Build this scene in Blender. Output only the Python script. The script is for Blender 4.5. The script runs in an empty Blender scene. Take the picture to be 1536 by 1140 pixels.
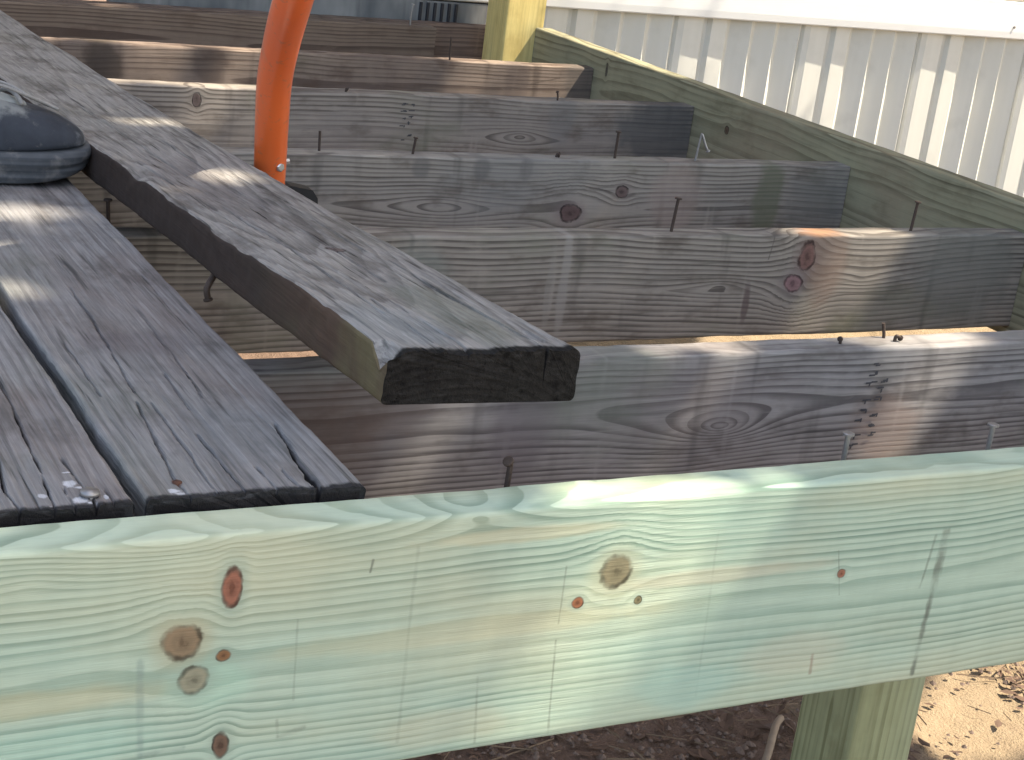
import bpy, bmesh, math, random
import numpy as np
from mathutils import Vector, Matrix

# ------------------------------------------------------------------ camera, sky, sun, exposure
scn = bpy.context.scene
C = scn.collection
cam_d = bpy.data.cameras.new('camera'); cam = bpy.data.objects.new('camera', cam_d); C.objects.link(cam)
cam_d.sensor_width = 36.0; cam_d.sensor_fit = 'HORIZONTAL'; cam_d.lens = 59.73
cam_d.clip_start = 0.02; cam_d.clip_end = 500
RT = Vector((0.88500713, -0.44902438, 0.12304263)); UP = Vector((0.04113373, 0.33865649, 0.94001053)); FW = Vector((0.46375684, 0.82685482, -0.31818345))
M = Matrix.Identity(4)
for i in range(3):
    M[i][0] = RT[i]; M[i][1] = UP[i]; M[i][2] = -FW[i]
M[0][3], M[1][3], M[2][3] = -0.41854, -0.87335, 0.42567
cam.matrix_world = M
scn.camera = cam

SUN = Vector((-0.50, 0.165, -0.84)).normalized()          # the way the sunlight travels
elev = math.asin(-SUN.z); azim = math.atan2(-SUN.x, -SUN.y)   # clockwise from +Y
world = bpy.data.worlds.new('World'); scn.world = world; world.use_nodes = True
wn = world.node_tree
sky = wn.nodes.new('ShaderNodeTexSky'); sky.sky_type = 'NISHITA'; sky.sun_disc = False
sky.sun_elevation = elev; sky.sun_rotation = azim
sky.air_density = 1.0; sky.dust_density = 4.0; sky.ozone_density = 0.4
wn.links.new(sky.outputs[0], wn.nodes['Background'].inputs[0])
wn.nodes['Background'].inputs[1].default_value = 0.15
sd = bpy.data.lights.new('sun', 'SUN'); sd.energy = 3.5; sd.angle = math.radians(0.53); sd.color = (1.0, 0.93, 0.82)
so = bpy.data.objects.new('sun', sd); C.objects.link(so)
so.rotation_euler = SUN.to_track_quat('-Z', 'Y').to_euler(); so.location = (4, -3, 8)
scn.view_settings.view_transform = 'Standard'; scn.view_settings.look = 'None'
scn.view_settings.gamma = 1; scn.view_settings.use_curve_mapping = False
scn.view_settings.exposure = 1.84
scn.view_settings.use_white_balance = True; scn.view_settings.white_balance_temperature = 6950; scn.view_settings.white_balance_tint = 9

# ------------------------------------------------------------------ helpers: objects
def link(name, mesh, mat=None, parent=None):
    o = bpy.data.objects.new(name, mesh); C.objects.link(o)
    if mat is not None and not mesh.materials: mesh.materials.append(mat)
    if parent: o.parent = parent
    return o
def tag(o, label=None, cat=None, group=None, kind=None):
    if label: o['label'] = label
    if cat: o['category'] = cat
    if group: o['group'] = group
    if kind: o['kind'] = kind
    return o
def thing(name, label, cat, loc=(0, 0, 0), group=None):
    o = bpy.data.objects.new(name, None); C.objects.link(o); o.location = loc
    o.empty_display_size = 0.05
    return tag(o, label, cat, group)
def bm_mesh(bm, name, smooth=False):
    me = bpy.data.meshes.new(name); bm.normal_update(); bm.to_mesh(me); bm.free()
    if smooth: me.polygons.foreach_set('use_smooth', [True] * len(me.polygons))
    return me
def smooth(me, on=True):
    me.polygons.foreach_set('use_smooth', [on] * len(me.polygons)); return me
def add_box(bm, lo, hi, bev=0.0):
    r = bmesh.ops.create_cube(bm, size=1.0)
    vs = r['verts']
    for v in vs:
        v.co = Vector([(lo[i] + hi[i]) / 2 + v.co[i] * (hi[i] - lo[i]) for i in range(3)])
    if bev:
        es = list({e for v in vs for e in v.link_edges})
        bmesh.ops.bevel(bm, geom=es, offset=bev, segments=2, affect='EDGES', profile=0.5)
def sweep(bm, pts, radii, seg=16, cap=True, flat=1.0):
    pts = [Vector(p) for p in pts]; rings = []
    n = None
    for i, p in enumerate(pts):
        t = (pts[min(i + 1, len(pts) - 1)] - pts[max(i - 1, 0)]).normalized()
        if n is None:
            n = t.orthogonal().normalized()
        n = (n - t * n.dot(t)).normalized(); b = t.cross(n)
        r = radii[i] if hasattr(radii, '__len__') else radii
        rings.append([bm.verts.new(p + n * math.cos(a) * r + b * math.sin(a) * r * flat) for a in [2 * math.pi * k / seg for k in range(seg)]])
    for a, b2 in zip(rings, rings[1:]):
        for k in range(seg):
            bm.faces.new((a[k], a[(k + 1) % seg], b2[(k + 1) % seg], b2[k]))
    if cap:
        bm.faces.new(list(reversed(rings[0]))); bm.faces.new(rings[-1])
    return rings
def catmull(P, n=8):
    P = [Vector(p) for p in P]; out = []
    for i in range(len(P) - 1):
        a, b, c, d = P[max(i - 1, 0)], P[i], P[i + 1], P[min(i + 2, len(P) - 1)]
        for k in range(n):
            t = k / n
            out.append(0.5 * ((2 * b) + (c - a) * t + (2 * a - 5 * b + 4 * c - d) * t * t + (-a + 3 * b - 3 * c + d) * t ** 3))
    out.append(P[-1]); return out

# ------------------------------------------------------------------ helpers: noise in numpy
def vnoise(x, y, seed=0):
    x = np.asarray(x, float); y = np.asarray(y, float)
    xi = np.floor(x).astype(np.int64); yi = np.floor(y).astype(np.int64); fx = x - xi; fy = y - yi
    fx = fx * fx * (3 - 2 * fx); fy = fy * fy * (3 - 2 * fy)
    def h(a, b):
        n = (a * 374761393 + b * 668265263 + seed * 974711) & 0x7fffffff
        n = ((n ^ (n >> 13)) * 1274126177) & 0x7fffffff
        return ((n ^ (n >> 16)) & 0xffff) / 65535.0 * 2 - 1
    return (h(xi, yi) * (1 - fx) + h(xi + 1, yi) * fx) * (1 - fy) + (h(xi, yi + 1) * (1 - fx) + h(xi + 1, yi + 1) * fx) * fy
def fbm(x, y, seed=0, o=4):
    s = 0; a = 1.0
    for k in range(o):
        s = s + a * vnoise(x * 2 ** k, y * 2 ** k, seed + k * 17); a *= 0.5
    return s / 1.9

def plank(name, L, W, T, nx=60, ny=24, rad=0.003, xs=None, ys=None, warp=None, top=None, wob=0.0006, seed=0, end0=None):
    """A board: local x along it, y across its main face, z out of the main face (face at z=0, back at z=-T)."""
    if xs is None: xs = np.linspace(0, L, nx)
    xs = np.asarray(xs, float)
    if ys is None: ys = np.linspace(-W / 2 + rad, W / 2 - rad, ny)
    ys = np.asarray(ys, float)
    arc = lambda cy, cz, a0, a1, n=3: [(cy + rad * math.cos(a0 + (a1 - a0) * k / (n + 1)), cz + rad * math.sin(a0 + (a1 - a0) * k / (n + 1))) for k in range(1, n + 1)]
    h = math.pi / 2
    loop = [(y, 0.0) for y in ys] + arc(W / 2 - rad, -rad, h, 0)
    loop += [(W / 2, z) for z in np.linspace(-rad, -T + rad, 7)] + arc(W / 2 - rad, -T + rad, 0, -h)
    loop += [(y, -T) for y in np.linspace(W / 2 - rad, -W / 2 + rad, 6)] + arc(-W / 2 + rad, -T + rad, -h, -2 * h)
    loop += [(-W / 2, z) for z in np.linspace(-T + rad, -rad, 7)] + arc(-W / 2 + rad, -rad, 2 * h, h)
    lp = np.array(loop); n = len(lp); m = len(xs)
    X = np.repeat(xs[:, None], n, 1); Yc = np.repeat(lp[None, :, 0], m, 0).copy(); Zc = np.repeat(lp[None, :, 1], m, 0).copy()
    up = np.clip(1 + Zc / (T * 0.5), 0, 1)              # 1 at the main face, 0 at mid thickness
    side = np.clip((np.abs(Yc) - (W / 2 - 2 * rad)) / (2 * rad), 0, 1) * np.sign(Yc)
    Yc += side * wob * (fbm(X * 9, np.sign(Yc) * 7.3, seed + 3) + .6 * fbm(X * 60, Zc * 90 + np.sign(Yc), seed + 4))
    Zc += up * wob * .7 * fbm(X * 7, Yc * 25, seed + 5)
    if top is not None: Zc += up * top(X, Yc)
    if end0 is not None: X += end0(X, Yc, Zc) * np.clip(1 - X / 0.05, 0, 1)
    if warp is not None: X, Yc, Zc = warp(X, Yc, Zc)
    V = np.stack([X, Yc, Zc], -1).reshape(-1, 3)
    i = np.arange(m - 1)[:, None]; j = np.arange(n)[None, :]; j2 = (j + 1) % n
    F = np.stack([i * n + j, (i + 1) * n + j, (i + 1) * n + j2, i * n + j2], -1).reshape(-1, 4)
    # caps with their own verts, a ring inside so the end can be shaded on its own
    caps = []; base = len(V); ext = []
    for s, row in ((0, 0), (1, m - 1)):
        R0 = V[row * n:(row + 1) * n]
        off = base + sum(len(e) for e in ext); ext.append(R0)
        caps.append([off + k for k in (range(n) if s == 0 else range(n - 1, -1, -1))])
    V = np.concatenate([V] + ext)
    me = bpy.data.meshes.new(name)
    me.from_pydata([tuple(v) for v in V], [], [tuple(f) for f in F.tolist()] + [tuple(c) for c in caps])
    sm = [True] * len(F) + [False] * 2
    me.polygons.foreach_set('use_smooth', sm); me.update()
    return me

def crack_fn(cracks):
    """cracks: list of (points [(x, y)...], width, depth); returns a top() displacement."""
    def f(X, Yv):
        D = np.zeros_like(X)
        for pts, w, dep in cracks:
            for (x0, y0), (x1, y1) in zip(pts, pts[1:]):
                if abs(x1 - x0) < 1e-6: continue
                t = (X - x0) / (x1 - x0); k = (t >= -.02) & (t <= 1.02)
                yc = y0 + (y1 - y0) * t + .0009 * vnoise(X * 42, X * 0 + w * 1e4, 5) + .0003 * vnoise(X * 160, X * 0 + w * 1e4, 6)
                ww = w * (0.72 + .55 * vnoise(X * 55, X * 0 + dep * 1e3, 8))
                D = np.minimum(D, np.where(k, -dep * np.clip(1.25 - np.abs(Yv - yc) / ww, 0, 1), 0))
        return D
    return f

# ------------------------------------------------------------------ helpers: shader expressions
class S:
    nt = None
    def __init__(s, v): s.v = v
    @staticmethod
    def m(op, *a, clamp=False):
        n = S.nt.nodes.new('ShaderNodeMath'); n.operation = op; n.use_clamp = clamp
        for i, x in enumerate(a):
            x = x.v if isinstance(x, S) else x
            if isinstance(x, (int, float)): n.inputs[i].default_value = x
            else: S.nt.links.new(x, n.inputs[i])
        return S(n.outputs[0])
    def __add__(s, o): return S.m('ADD', s, o)
    __radd__ = __add__
    def __sub__(s, o): return S.m('SUBTRACT', s, o)
    def __rsub__(s, o): return S.m('SUBTRACT', o, s)
    def __mul__(s, o): return S.m('MULTIPLY', s, o)
    __rmul__ = __mul__
    def __truediv__(s, o): return S.m('DIVIDE', s, o)
def step(x, a, b):                       # smooth step from a to b
    n = S.nt.nodes.new('ShaderNodeMapRange'); n.interpolation_type = 'SMOOTHSTEP'
    rev = a > b
    n.inputs[1].default_value = min(a, b); n.inputs[2].default_value = max(a, b)
    n.inputs[3].default_value = 1.0 if rev else 0.0; n.inputs[4].default_value = 0.0 if rev else 1.0
    S.nt.links.new(x.v, n.inputs[0]); return S(n.outputs[0])
def vec(x, y, z):
    n = S.nt.nodes.new('ShaderNodeCombineXYZ')
    for i, q in enumerate((x, y, z)):
        if isinstance(q, S): S.nt.links.new(q.v, n.inputs[i])
        else: n.inputs[i].default_value = q
    return S(n.outputs[0])
def noise(v, scale=1.0, detail=3.0, rough=0.55):
    n = S.nt.nodes.new('ShaderNodeTexNoise'); n.inputs['Scale'].default_value = scale
    n.inputs['Detail'].default_value = detail; n.inputs['Roughness'].default_value = rough
    S.nt.links.new(v.v, n.inputs['Vector']); return S(n.outputs[0])
def voro(v, scale=1.0, out='Distance', rnd=1.0):
    n = S.nt.nodes.new('ShaderNodeTexVoronoi'); n.inputs['Scale'].default_value = scale; n.inputs['Randomness'].default_value = rnd
    S.nt.links.new(v.v, n.inputs['Vector']); return S(n.outputs[out])
def mix(a, b, f):
    n = S.nt.nodes.new('ShaderNodeMix'); n.data_type = 'RGBA'
    for i, q in ((6, a), (7, b)):
        if isinstance(q, S): S.nt.links.new(q.v, n.inputs[i])
        else: n.inputs[i].default_value = (*q, 1)
    if isinstance(f, S): S.nt.links.new(f.v, n.inputs[0])
    else: n.inputs[0].default_value = f
    return S(n.outputs[2])
def new_mat(name):
    m = bpy.data.materials.new(name); m.use_nodes = True; S.nt = m.node_tree
    b = m.node_tree.nodes['Principled BSDF']
    tc = m.node_tree.nodes.new('ShaderNodeTexCoord'); sp = m.node_tree.nodes.new('ShaderNodeSeparateXYZ')
    m.node_tree.links.new(tc.outputs['Object'], sp.inputs[0])
    return m, b, S(tc.outputs['Object']), S(sp.outputs[0]), S(sp.outputs[1]), S(sp.outputs[2])
def finish(b, col, rough, height=None, dist=0.001, strength=0.6, spec=0.3):
    S.nt.links.new(col.v, b.inputs['Base Color']) if isinstance(col, S) else setattr(b.inputs['Base Color'], 'default_value', (*col, 1))
    if isinstance(rough, S): S.nt.links.new(rough.v, b.inputs['Roughness'])
    else: b.inputs['Roughness'].default_value = rough
    b.inputs['Specular IOR Level'].default_value = spec
    if height is not None:
        n = S.nt.nodes.new('ShaderNodeBump'); n.inputs['Strength'].default_value = strength; n.inputs['Distance'].default_value = dist
        S.nt.links.new(height.v, n.inputs['Height']); S.nt.links.new(n.outputs[0], b.inputs['Normal'])
def flat_mat(name, col, rough=0.6, metal=0.0, var=0.15, scale=60, bump=0.0, spec=0.4):
    m, b, P, x, y, z = new_mat(name)
    n = noise(P, scale, 4)
    c = mix(tuple(k * (1 - var) for k in col), tuple(min(1, k * (1 + var)) for k in col), n)
    finish(b, c, rough, n if bump else None, bump or .001, .5, spec)
    b.inputs['Metallic'].default_value = metal
    return m

def wood(name, seed, early, late, spacing=.008, pith=(0.0, -.05), slope=0.0, wander=.01, wobble=.0025, knots=(), late_amt=1.0,
         fiber=.35, stain=None, stain_amt=.5, blotches=(), marks=(), warm=None, check=0.0, eyes=(), end_dark=None, ring_bump=.4, bump=.001, rough=.75, pxslope=0.0, xshift=0.0, drip=0.0, simple_h=False, streak=.35, mott=.4, even=0.0, groove=0.0, spec=.25):
    """Timber sawn from a log: growth rings about a pith that runs along x; knots (x, y, rx, ry, ring, colour);
    blotches (x, y, rx, ry, colour, amount); marks (x0, y0, x1, y1, half width, colour, amount)."""
    m, b, P, x, y, z = new_mat(name)
    sx = seed * 3.71
    yw = y
    fields = []
    if knots: kn2 = (noise(vec(x + sx, y, 0.0), 55, 2) - .5) * .75 + (noise(vec(x + sx, y, 0.0), 260, 2) - .5) * .22
    for i, k in enumerate(knots):
        kx, ky, rx, ry = k[:4]; ring = k[4] if len(k) > 4 else 2.5
        px = x - kx; py = y - ky
        d = S.m('SQRT', (px / rx) * (px / rx) + (py / ry) * (py / ry)) + kn2
        fields.append((k, d))
        s = S.m('EXPONENT', d * d * (-1.0 / (ring * ring)))
        # the grain parts round the knot
        yw = yw + s * (0.85) * (ky - yw)
    py = pith[0] + xshift
    yaxis = (noise(vec(x * .9 + sx, seed * 1.3, 0.0), 2.4, 2) - .5) * (2.4 * wander) + py + x * pxslope
    zaxis = pith[1] + x * slope + (noise(vec(x * .8 + sx + 40, seed * .7, 0.0), 1.4, 2) - .5) * (abs(pith[1]) * .5)
    wv = noise(vec(x * 5 + sx, yw * 22, z * 22), 1.0, 2) - .5
    a = yw - yaxis; c = z - zaxis
    r = S.m('SQRT', a * a + c * c) + wv * (2 * wobble)
    for (ex, ey, erx, ery, amt) in eyes:                      # closed ovals where the face grazes a ring
        dx = (x - ex) / erx; dy = (y - ey) / ery
        r = r + S.m('EXPONENT', S.m('SQRT', dx * dx + dy * dy + .02) * -1.4) * (amt * 1.5)
    t = r / spacing + (noise(vec(r * 55, seed * 1.0, 0.0), 1.0, 2) - .5) * 1.2
    fr = S.m('FRACT', t); idx = S.m('FLOOR', t)
    ringv = noise(vec(idx * 7.77, seed * 2.0, 0.0), 1.0, 0)
    lw = step(fr, .30, .88) * step(fr, 1.0, .93)
    lw = lw * S.m('MULTIPLY_ADD', step(ringv, .3, .7), .95 - even, .22 + even) * late_amt
    fib = noise(vec(x * 14 + sx, y * 420, z * 420), 1.0, 4, .6)
    fib2 = noise(vec(x * 45 + sx, y * 1300, z * 1300), 1.0, 2, .6)
    big = noise(vec(x * 2.3 + sx, y * 9, z * 9), 1.0, 3)
    band = noise(vec(x * 55 + sx, y * 1.5, z * 1.5), 1.0, 2)     # faint saw bands across the face
    col = mix(early, late, S.m('MULTIPLY', lw, 1.0, clamp=True))
    if warm: col = mix(col, warm, step(big, .42, .72) * .55)
    if stain: col = mix(col, stain, step(noise(vec(x * 3.1 + sx + 9, y * 5, z * 5), 1.0, 4, .6), .46, .66) * stain_amt)
    hgt = 0.0 - lw * ring_bump + fib * (.55 + check)
    stn = noise(vec(x * 6.5 + sx + 31, y * 120, z * 120), 1.0, 3, .6)
    mo = noise(vec(x * 11 + sx + 5, y * 21, z * 21), 1.0, 4, .62)
    col = mix(col, tuple(q * .45 for q in late), step(stn, .53, .74) * streak)
    col = mix(col, tuple(min(1, q * 1.28) for q in early), step(stn, .44, .27) * streak * .8)
    col = mix(col, (late[0] * .80, late[1] * .72, late[2] * .66), step(mo, .50, .70) * mott)
    col = mix(col, tuple(min(1, q * 1.25) for q in early), step(mo, .46, .30) * mott * .6)
    f = S.m('MULTIPLY_ADD', fib - .5, 2 * fiber, 1.0) * S.m('MULTIPLY_ADD', band - .5, .16, 1.0) * S.m('MULTIPLY_ADD', fib2 - .5, fiber, 1.0)
    if check:
        ck = noise(vec(x * 4.5 + sx + 3, y * 150, z * 150), 1.0, 3, .65)
        ckm = step(ck, .36, .27) * step(noise(vec(x * 6 + sx, y * 8, z * 8), 1.0, 2), .35, .6)
        f = f * (1.0 - ckm * (.75 * check)); hgt = hgt - ckm * 1.6
    if drip:
        dr = noise(vec(x * 21 + sx, y * 2.2, z * 2.2), 1.0, 3, .6)
        col = mix(col, tuple(q * .42 for q in late), step(dr, .56, .74) * drip)
        col = mix(col, tuple(min(1, q * 1.22) for q in early), step(dr, .40, .28) * drip)
        gn = noise(vec(x * 5 + sx + 70, y * 6, z * 6), 1.0, 4)
        col = mix(col, (early[0] * .62, early[1] * .72, early[2] * .60), step(gn, .52, .70) * drip)
    if blotches:
        bnL = (noise(vec(x + sx, y, z), 26, 3) - .5) * .9
        if any(max(q[2], q[3]) <= .012 for q in blotches): bnS = (noise(vec(x + sx, y, z), 210, 3) - .5) * 1.3
    for (bx, by, rx, ry, bc, ba) in blotches:
        dx = (x - bx) / rx; dy = (y - by) / ry
        d = S.m('SQRT', dx * dx + dy * dy) + (bnL if max(rx, ry) > .012 else bnS)
        col = mix(col, bc, step(d, 1.15, .55) * ba)
    if fields: blot = noise(vec(x + sx * 2, y, 0.0), 120, 4, .65); arc = noise(vec(x + sx * 3, y, 0.0), 60, 2)
    for (k, d) in fields:
        kc = k[5] if len(k) > 5 else (.10, .05, .03)
        halo = k[6] if len(k) > 6 else tuple(q * .7 for q in early)
        rings = S.m('SINE', d * 8.0 + fib * 3.0) * .5 + .5
        col = mix(col, halo, step(d, 2.3, .8) * .6)
        col = mix(col, mix(kc, tuple(min(1, q * 1.65) for q in kc), rings * .45 + blot * .55), step(d, 1.2, .78) * .94)
        col = mix(col, tuple(q * .30 for q in kc), step(d, 1.22, 1.02) * step(d, .74, .98) * S.m('MULTIPLY_ADD', step(arc, .35, .65), .75, .15))
        col = mix(col, tuple(q * .35 for q in kc), step(d + (blot - .5) * .8, .42, .12) * .6)
        hgt = hgt - step(d, 1.15, 1.0) * step(d, .85, 1.0) * .6
    if marks:
        mj = (noise(vec(x * 160, y * 60, 0.0), 1.0, 2) - .5) * 1.6; gap = step(noise(vec(x * 30, y * 40, 0.0), 1.0, 4), .22, .62)
    for (x0, y0, x1, y1, hw, mc, ma) in marks:
        L2 = (x1 - x0) ** 2 + (y1 - y0) ** 2
        tt = S.m('ADD', ((x - x0) * (x1 - x0) + (y - y0) * (y1 - y0)) / L2, 0.0, clamp=True)
        dx = x - x0 - tt * (x1 - x0); dy = y - y0 - tt * (y1 - y0)
        d = S.m('SQRT', dx * dx + dy * dy) + mj * (hw * 1.2)
        col = mix(col, mc, step(d, hw * 1.7, hw * .2) * gap * ma)
    n = S.nt.nodes.new('ShaderNodeVectorMath'); n.operation = 'SCALE'
    S.nt.links.new(col.v, n.inputs[0]); S.nt.links.new(f.v, n.inputs['Scale']); col = S(n.outputs[0])
    if end_dark:
        ec, depth = end_dark
        e = step(x + (noise(P, 260, 3) - .5) * .004, depth, depth * .45)
        col = mix(col, mix(ec, tuple(q * 5.5 for q in ec), step(noise(vec(x * 10, y * 60, z * 330), 1.0, 4, .65), .52, .74)), e * .93)
    if simple_h: hgt = fib + fib2 * .5
    if groove:
        cr = step(z, -.0024, -.0055) * step(S.m('ABSOLUTE', y), groove, groove - .001)
        col = mix(col, (.012, .010, .010), cr * .9)
    finish(b, col, rough, hgt, bump, .75, spec)
    return m

# frames: local x / y / z (out of the main face) -> world
def frame(o, loc, ax, ay, az):
    m = Matrix.Identity(4)
    for i in range(3):
        m[i][0], m[i][1], m[i][2], m[i][3] = ax[i], ay[i], az[i], loc[i]
    o.matrix_world = m
FRONT = ((1, 0, 0), (0, 0, 1), (0, -1, 0))        # main face looks towards -Y
UPX = ((0, 1, 0), (-1, 0, 0), (0, 0, 1))          # runs along +Y, main face up
LEFTF = ((0, -1, 0), (0, 0, 1), (-1, 0, 0))       # runs along -Y, main face towards -X

GREEN = (.43, .56, .38); GREENL = (.25, .36, .25)
# ------------------------------------------------------------------ ground
GZ = -0.65
def ground():
    m, b, P, x, y, z = new_mat('dirt')
    n1 = noise(P, 3.0, 5, .6); n2 = noise(P, 42, 5, .65); n3 = noise(P, 260, 3, .6)
    sand = step(x * .75 + (n1 - .5) * .9 - y * .1, .58, .80)
    dark = mix((.105, .068, .050), (.25, .172, .128), n2)
    pale = mix((.22, .16, .10), (.34, .26, .17), n2)
    c = mix(dark, pale, sand); c = mix(c, (.055, .036, .026), step(voro(P, 30), .22, .10) * .6 * step(n1, .5, .62))
    finish(b, c, .95, n2 * .7 + n3 * .5, .012, .8, .1)
    # one sheet, finely divided where the deck lets it be seen, reaching to the horizon
    fx = np.unique(np.concatenate([np.linspace(-.4, 2.6, 190), np.array([-160, -60, -25, -12, -7, -4, -2.5, -1.6, -1, -.7, 2.9, 3.4, 4.2, 5.5, 8, 13, 26, 60, 160.])]))
    fy = np.unique(np.concatenate([np.linspace(-.2, 2.2, 160), np.array([-160, -60, -25, -12, -7, -4, -2.5, -1.6, -1, -.5, 2.4, 2.8, 3.4, 4.2, 5.5, 8, 13, 26, 60, 160.])]))
    X, Y = np.meshgrid(fx, fy, indexing='ij')
    near = np.clip(1 - np.maximum(np.abs(X - 1.1) - 1.5, np.abs(Y - 1) - 1.2) / .6, 0, 1)
    Z = GZ + near * (.016 * fbm(X * 4, Y * 4, 2) + .010 * np.abs(fbm(X * 17, Y * 17, 7)) + .005 * fbm(X * 50, Y * 50, 9)) - .02
    nx, ny = X.shape
    V = np.stack([X, Y, Z], -1).reshape(-1, 3)
    i = np.arange(nx - 1)[:, None]; j = np.arange(ny - 1)[None]
    F = np.stack([i * ny + j, (i + 1) * ny + j, (i + 1) * ny + j + 1, i * ny + j + 1], -1).reshape(-1, 4)
    me = bpy.data.meshes.new('ground'); me.from_pydata(V.tolist(), [], F.tolist()); smooth(me)
    tag(link('ground', me, m), kind='structure')
ground()

def scatter(name, n, seed, region, size, mat, shape):
    rnd = random.Random(seed); V = []; F = []
    for k in range(n):
        px = rnd.uniform(region[0], region[1]); py = rnd.uniform(region[2], region[3])
        if px * .75 - py * .1 > rnd.uniform(.66, .80) and rnd.random() < .9 and not (1.28 < px < 1.42 and .62 < py < .78): continue
        s = size * rnd.uniform(.4, 1.5) * (1.6 if rnd.random() < .08 else 1); a = rnd.uniform(0, 6.28)
        zz = GZ - .012 + float(.016 * fbm(np.array([px * 4]), np.array([py * 4]), 2)[0]) + rnd.uniform(0, .006)
        ca, sa = math.cos(a), math.sin(a); o = len(V)
        if shape == 'stone':
            pts = [(s, 0, 0), (.3 * s, .8 * s, .1 * s), (-.8 * s, .5 * s, 0), (-.7 * s, -.6 * s, .1 * s), (.4 * s, -.8 * s, 0), (.1 * s, .1 * s, s * .75), (-.1 * s, 0, -s * .5)]
            pts = [(p[0] * rnd.uniform(.7, 1.2), p[1] * rnd.uniform(.7, 1.2), p[2] * rnd.uniform(.7, 1.3)) for p in pts]
            fs = [(i, (i + 1) % 5, 5) for i in range(5)] + [((i + 1) % 5, i, 6) for i in range(5)]
        elif shape == 'leaf':
            w = s * rnd.uniform(.25, .5); cu = rnd.uniform(-.3, .5) * s
            pts = [(-s, 0, 0), (-.3 * s, w, cu * .6), (-.2 * s, 0, cu * .2), (-.3 * s, -w, cu * .5), (.5 * s, w * .7, cu * .7), (.5 * s, -w * .7, cu), (s, 0, cu * .4)]
            fs = [(0, 2, 1), (0, 3, 2), (1, 2, 4), (2, 3, 5), (2, 6, 4), (2, 5, 6)]
        else:
            L = s * rnd.uniform(2, 5); w = s * .11; h = rnd.uniform(-.12, .2) * L
            pts = [(-L, -w, 0), (-L, w, 0), (-L, 0, w * 2), (L, -w + h, h * .4), (L, w + h, h * .4), (L, h, w * 2 + h * .4)]
            fs = [(0, 3, 4, 1), (1, 4, 5, 2), (2, 5, 3, 0), (0, 1, 2), (3, 5, 4)]
        for p in pts: V.append((px + p[0] * ca - p[1] * sa, py + p[0] * sa + p[1] * ca, zz + p[2]))
        F += [tuple(o + q for q in f) for f in fs]
    me = bpy.data.meshes.new(name); me.from_pydata(V, [], F)
    tag(link(name, me, mat), kind='stuff')
reg = (0.2, 1.75, .15, 1.2)
scatter('pebbles', 6000, 3, reg, .0042, flat_mat('pebble', (.15, .105, .080), .9, var=.5, scale=25), 'stone')
scatter('leaf_litter', 3200, 4, reg, .010, flat_mat('dead_leaf', (.11, .066, .043), .85, var=.5, scale=12), 'leaf')
scatter('pine_needles', 1500, 5, reg, .0055, flat_mat('straw', (.19, .13, .08), .85, var=.4, scale=14), 'twig')

# ------------------------------------------------------------------ mobile home behind: skirting, rail, wall
SY = 2.45
def skirting_mat(name, c1, c2):
    m, b, P, x, y, z = new_mat(name)
    n = noise(vec(x * 30, y * 30, z * 2.2), 1.0, 4); d = noise(P, 9, 4)
    c = mix(c1, c2, n); c = mix(c, tuple(q * .8 for q in c1), step(d, .5, .7) * .35)
    finish(b, c, .45, n, .0005, .4, .4); return m
def panel_mesh(name, prof, z0, z1, th=.0015):
    bm = bmesh.new()
    zs = [z1, z0]
    rows = [[bm.verts.new((px, -d, zz)) for px, d in prof] for zz in zs]
    back = [[bm.verts.new((px, -d + th, zz)) for px, d in prof] for zz in zs]
    for k in range(len(prof) - 1):
        bm.faces.new((rows[0][k], rows[1][k], rows[1][k + 1], rows[0][k + 1]))
        bm.faces.new((back[0][k], back[0][k + 1], back[1][k + 1], back[1][k]))
        bm.faces.new((rows[1][k], back[1][k], back[1][k + 1], rows[1][k + 1]))
        bm.faces.new((rows[0][k], rows[0][k + 1], back[0][k + 1], back[0][k]))
    return bm_mesh(bm, name)
home = thing('mobile_home', 'pale sided mobile home wall behind the white skirting rail', 'house', (1.2, SY, 0))
sk = thing('skirting', 'pale ribbed vertical skirting panels below the white rail, behind the deck corner post', 'skirting', (0, SY, GZ))
PW = .359
prof = [(0, 0), (.005, .008), (.020, .0118), (.072, .0102), (.080, .0000), (.088, .0015), (.096, .0118), (.138, .0104), (.152, -.002),
        (.156, -.003), (.205, .0145), (.224, -.002), (.227, -.002), (.274, .0145), (.293, -.002), (.297, -.002), (.344, .0145), (.3575, .0005), (PW, 0)]
pm = panel_mesh('skirting_panel', prof, GZ - .05, .032)
smat = skirting_mat('cream_vinyl', (.60, .59, .53), (.70, .69, .63)); pm.materials.append(smat)
off = 2.105 - PW * 12
for k in range(22):
    X0 = off + k * PW
    if .38 < X0 + PW and X0 < 1.15 or X0 < -2.3 : continue
    o = bpy.data.objects.new('skirting_panel', pm); C.objects.link(o); o.parent = sk; o.location = (X0, 0, -GZ)
# top rail
rm = flat_mat('white_vinyl', (.80, .80, .78), .35, var=.03, scale=20)
def rail_mesh():
    prof = [(.0, .022), (-.0275, .022), (-.0300, .025), (-.0310, .040), (-.0305, .080), (-.0285, .096), (-.023, .1035), (-.0215, .106), (-.0215, .1125), (-.018, .1145), (.0, .1145)]
    bm = bmesh.new(); xs = [-2.2, 1.0, 2.6, 6.0]
    rows = [[bm.verts.new((X, p[0], p[1])) for p in prof] for X in xs]
    for a, b in zip(rows, rows[1:]):
        for k in range(len(prof) - 1): bm.faces.new((a[k], b[k], b[k + 1], a[k + 1]))
        bm.faces.new((a[-1], b[-1], b[0], a[0]))
    bm.faces.new(rows[-1]); bm.faces.new(list(reversed(rows[0])))
    return bm_mesh(bm, 'top_rail')
rl = link('top_rail', rail_mesh(), rm, sk); rl.location = (0, 0, -GZ)
bm = bmesh.new()
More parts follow.
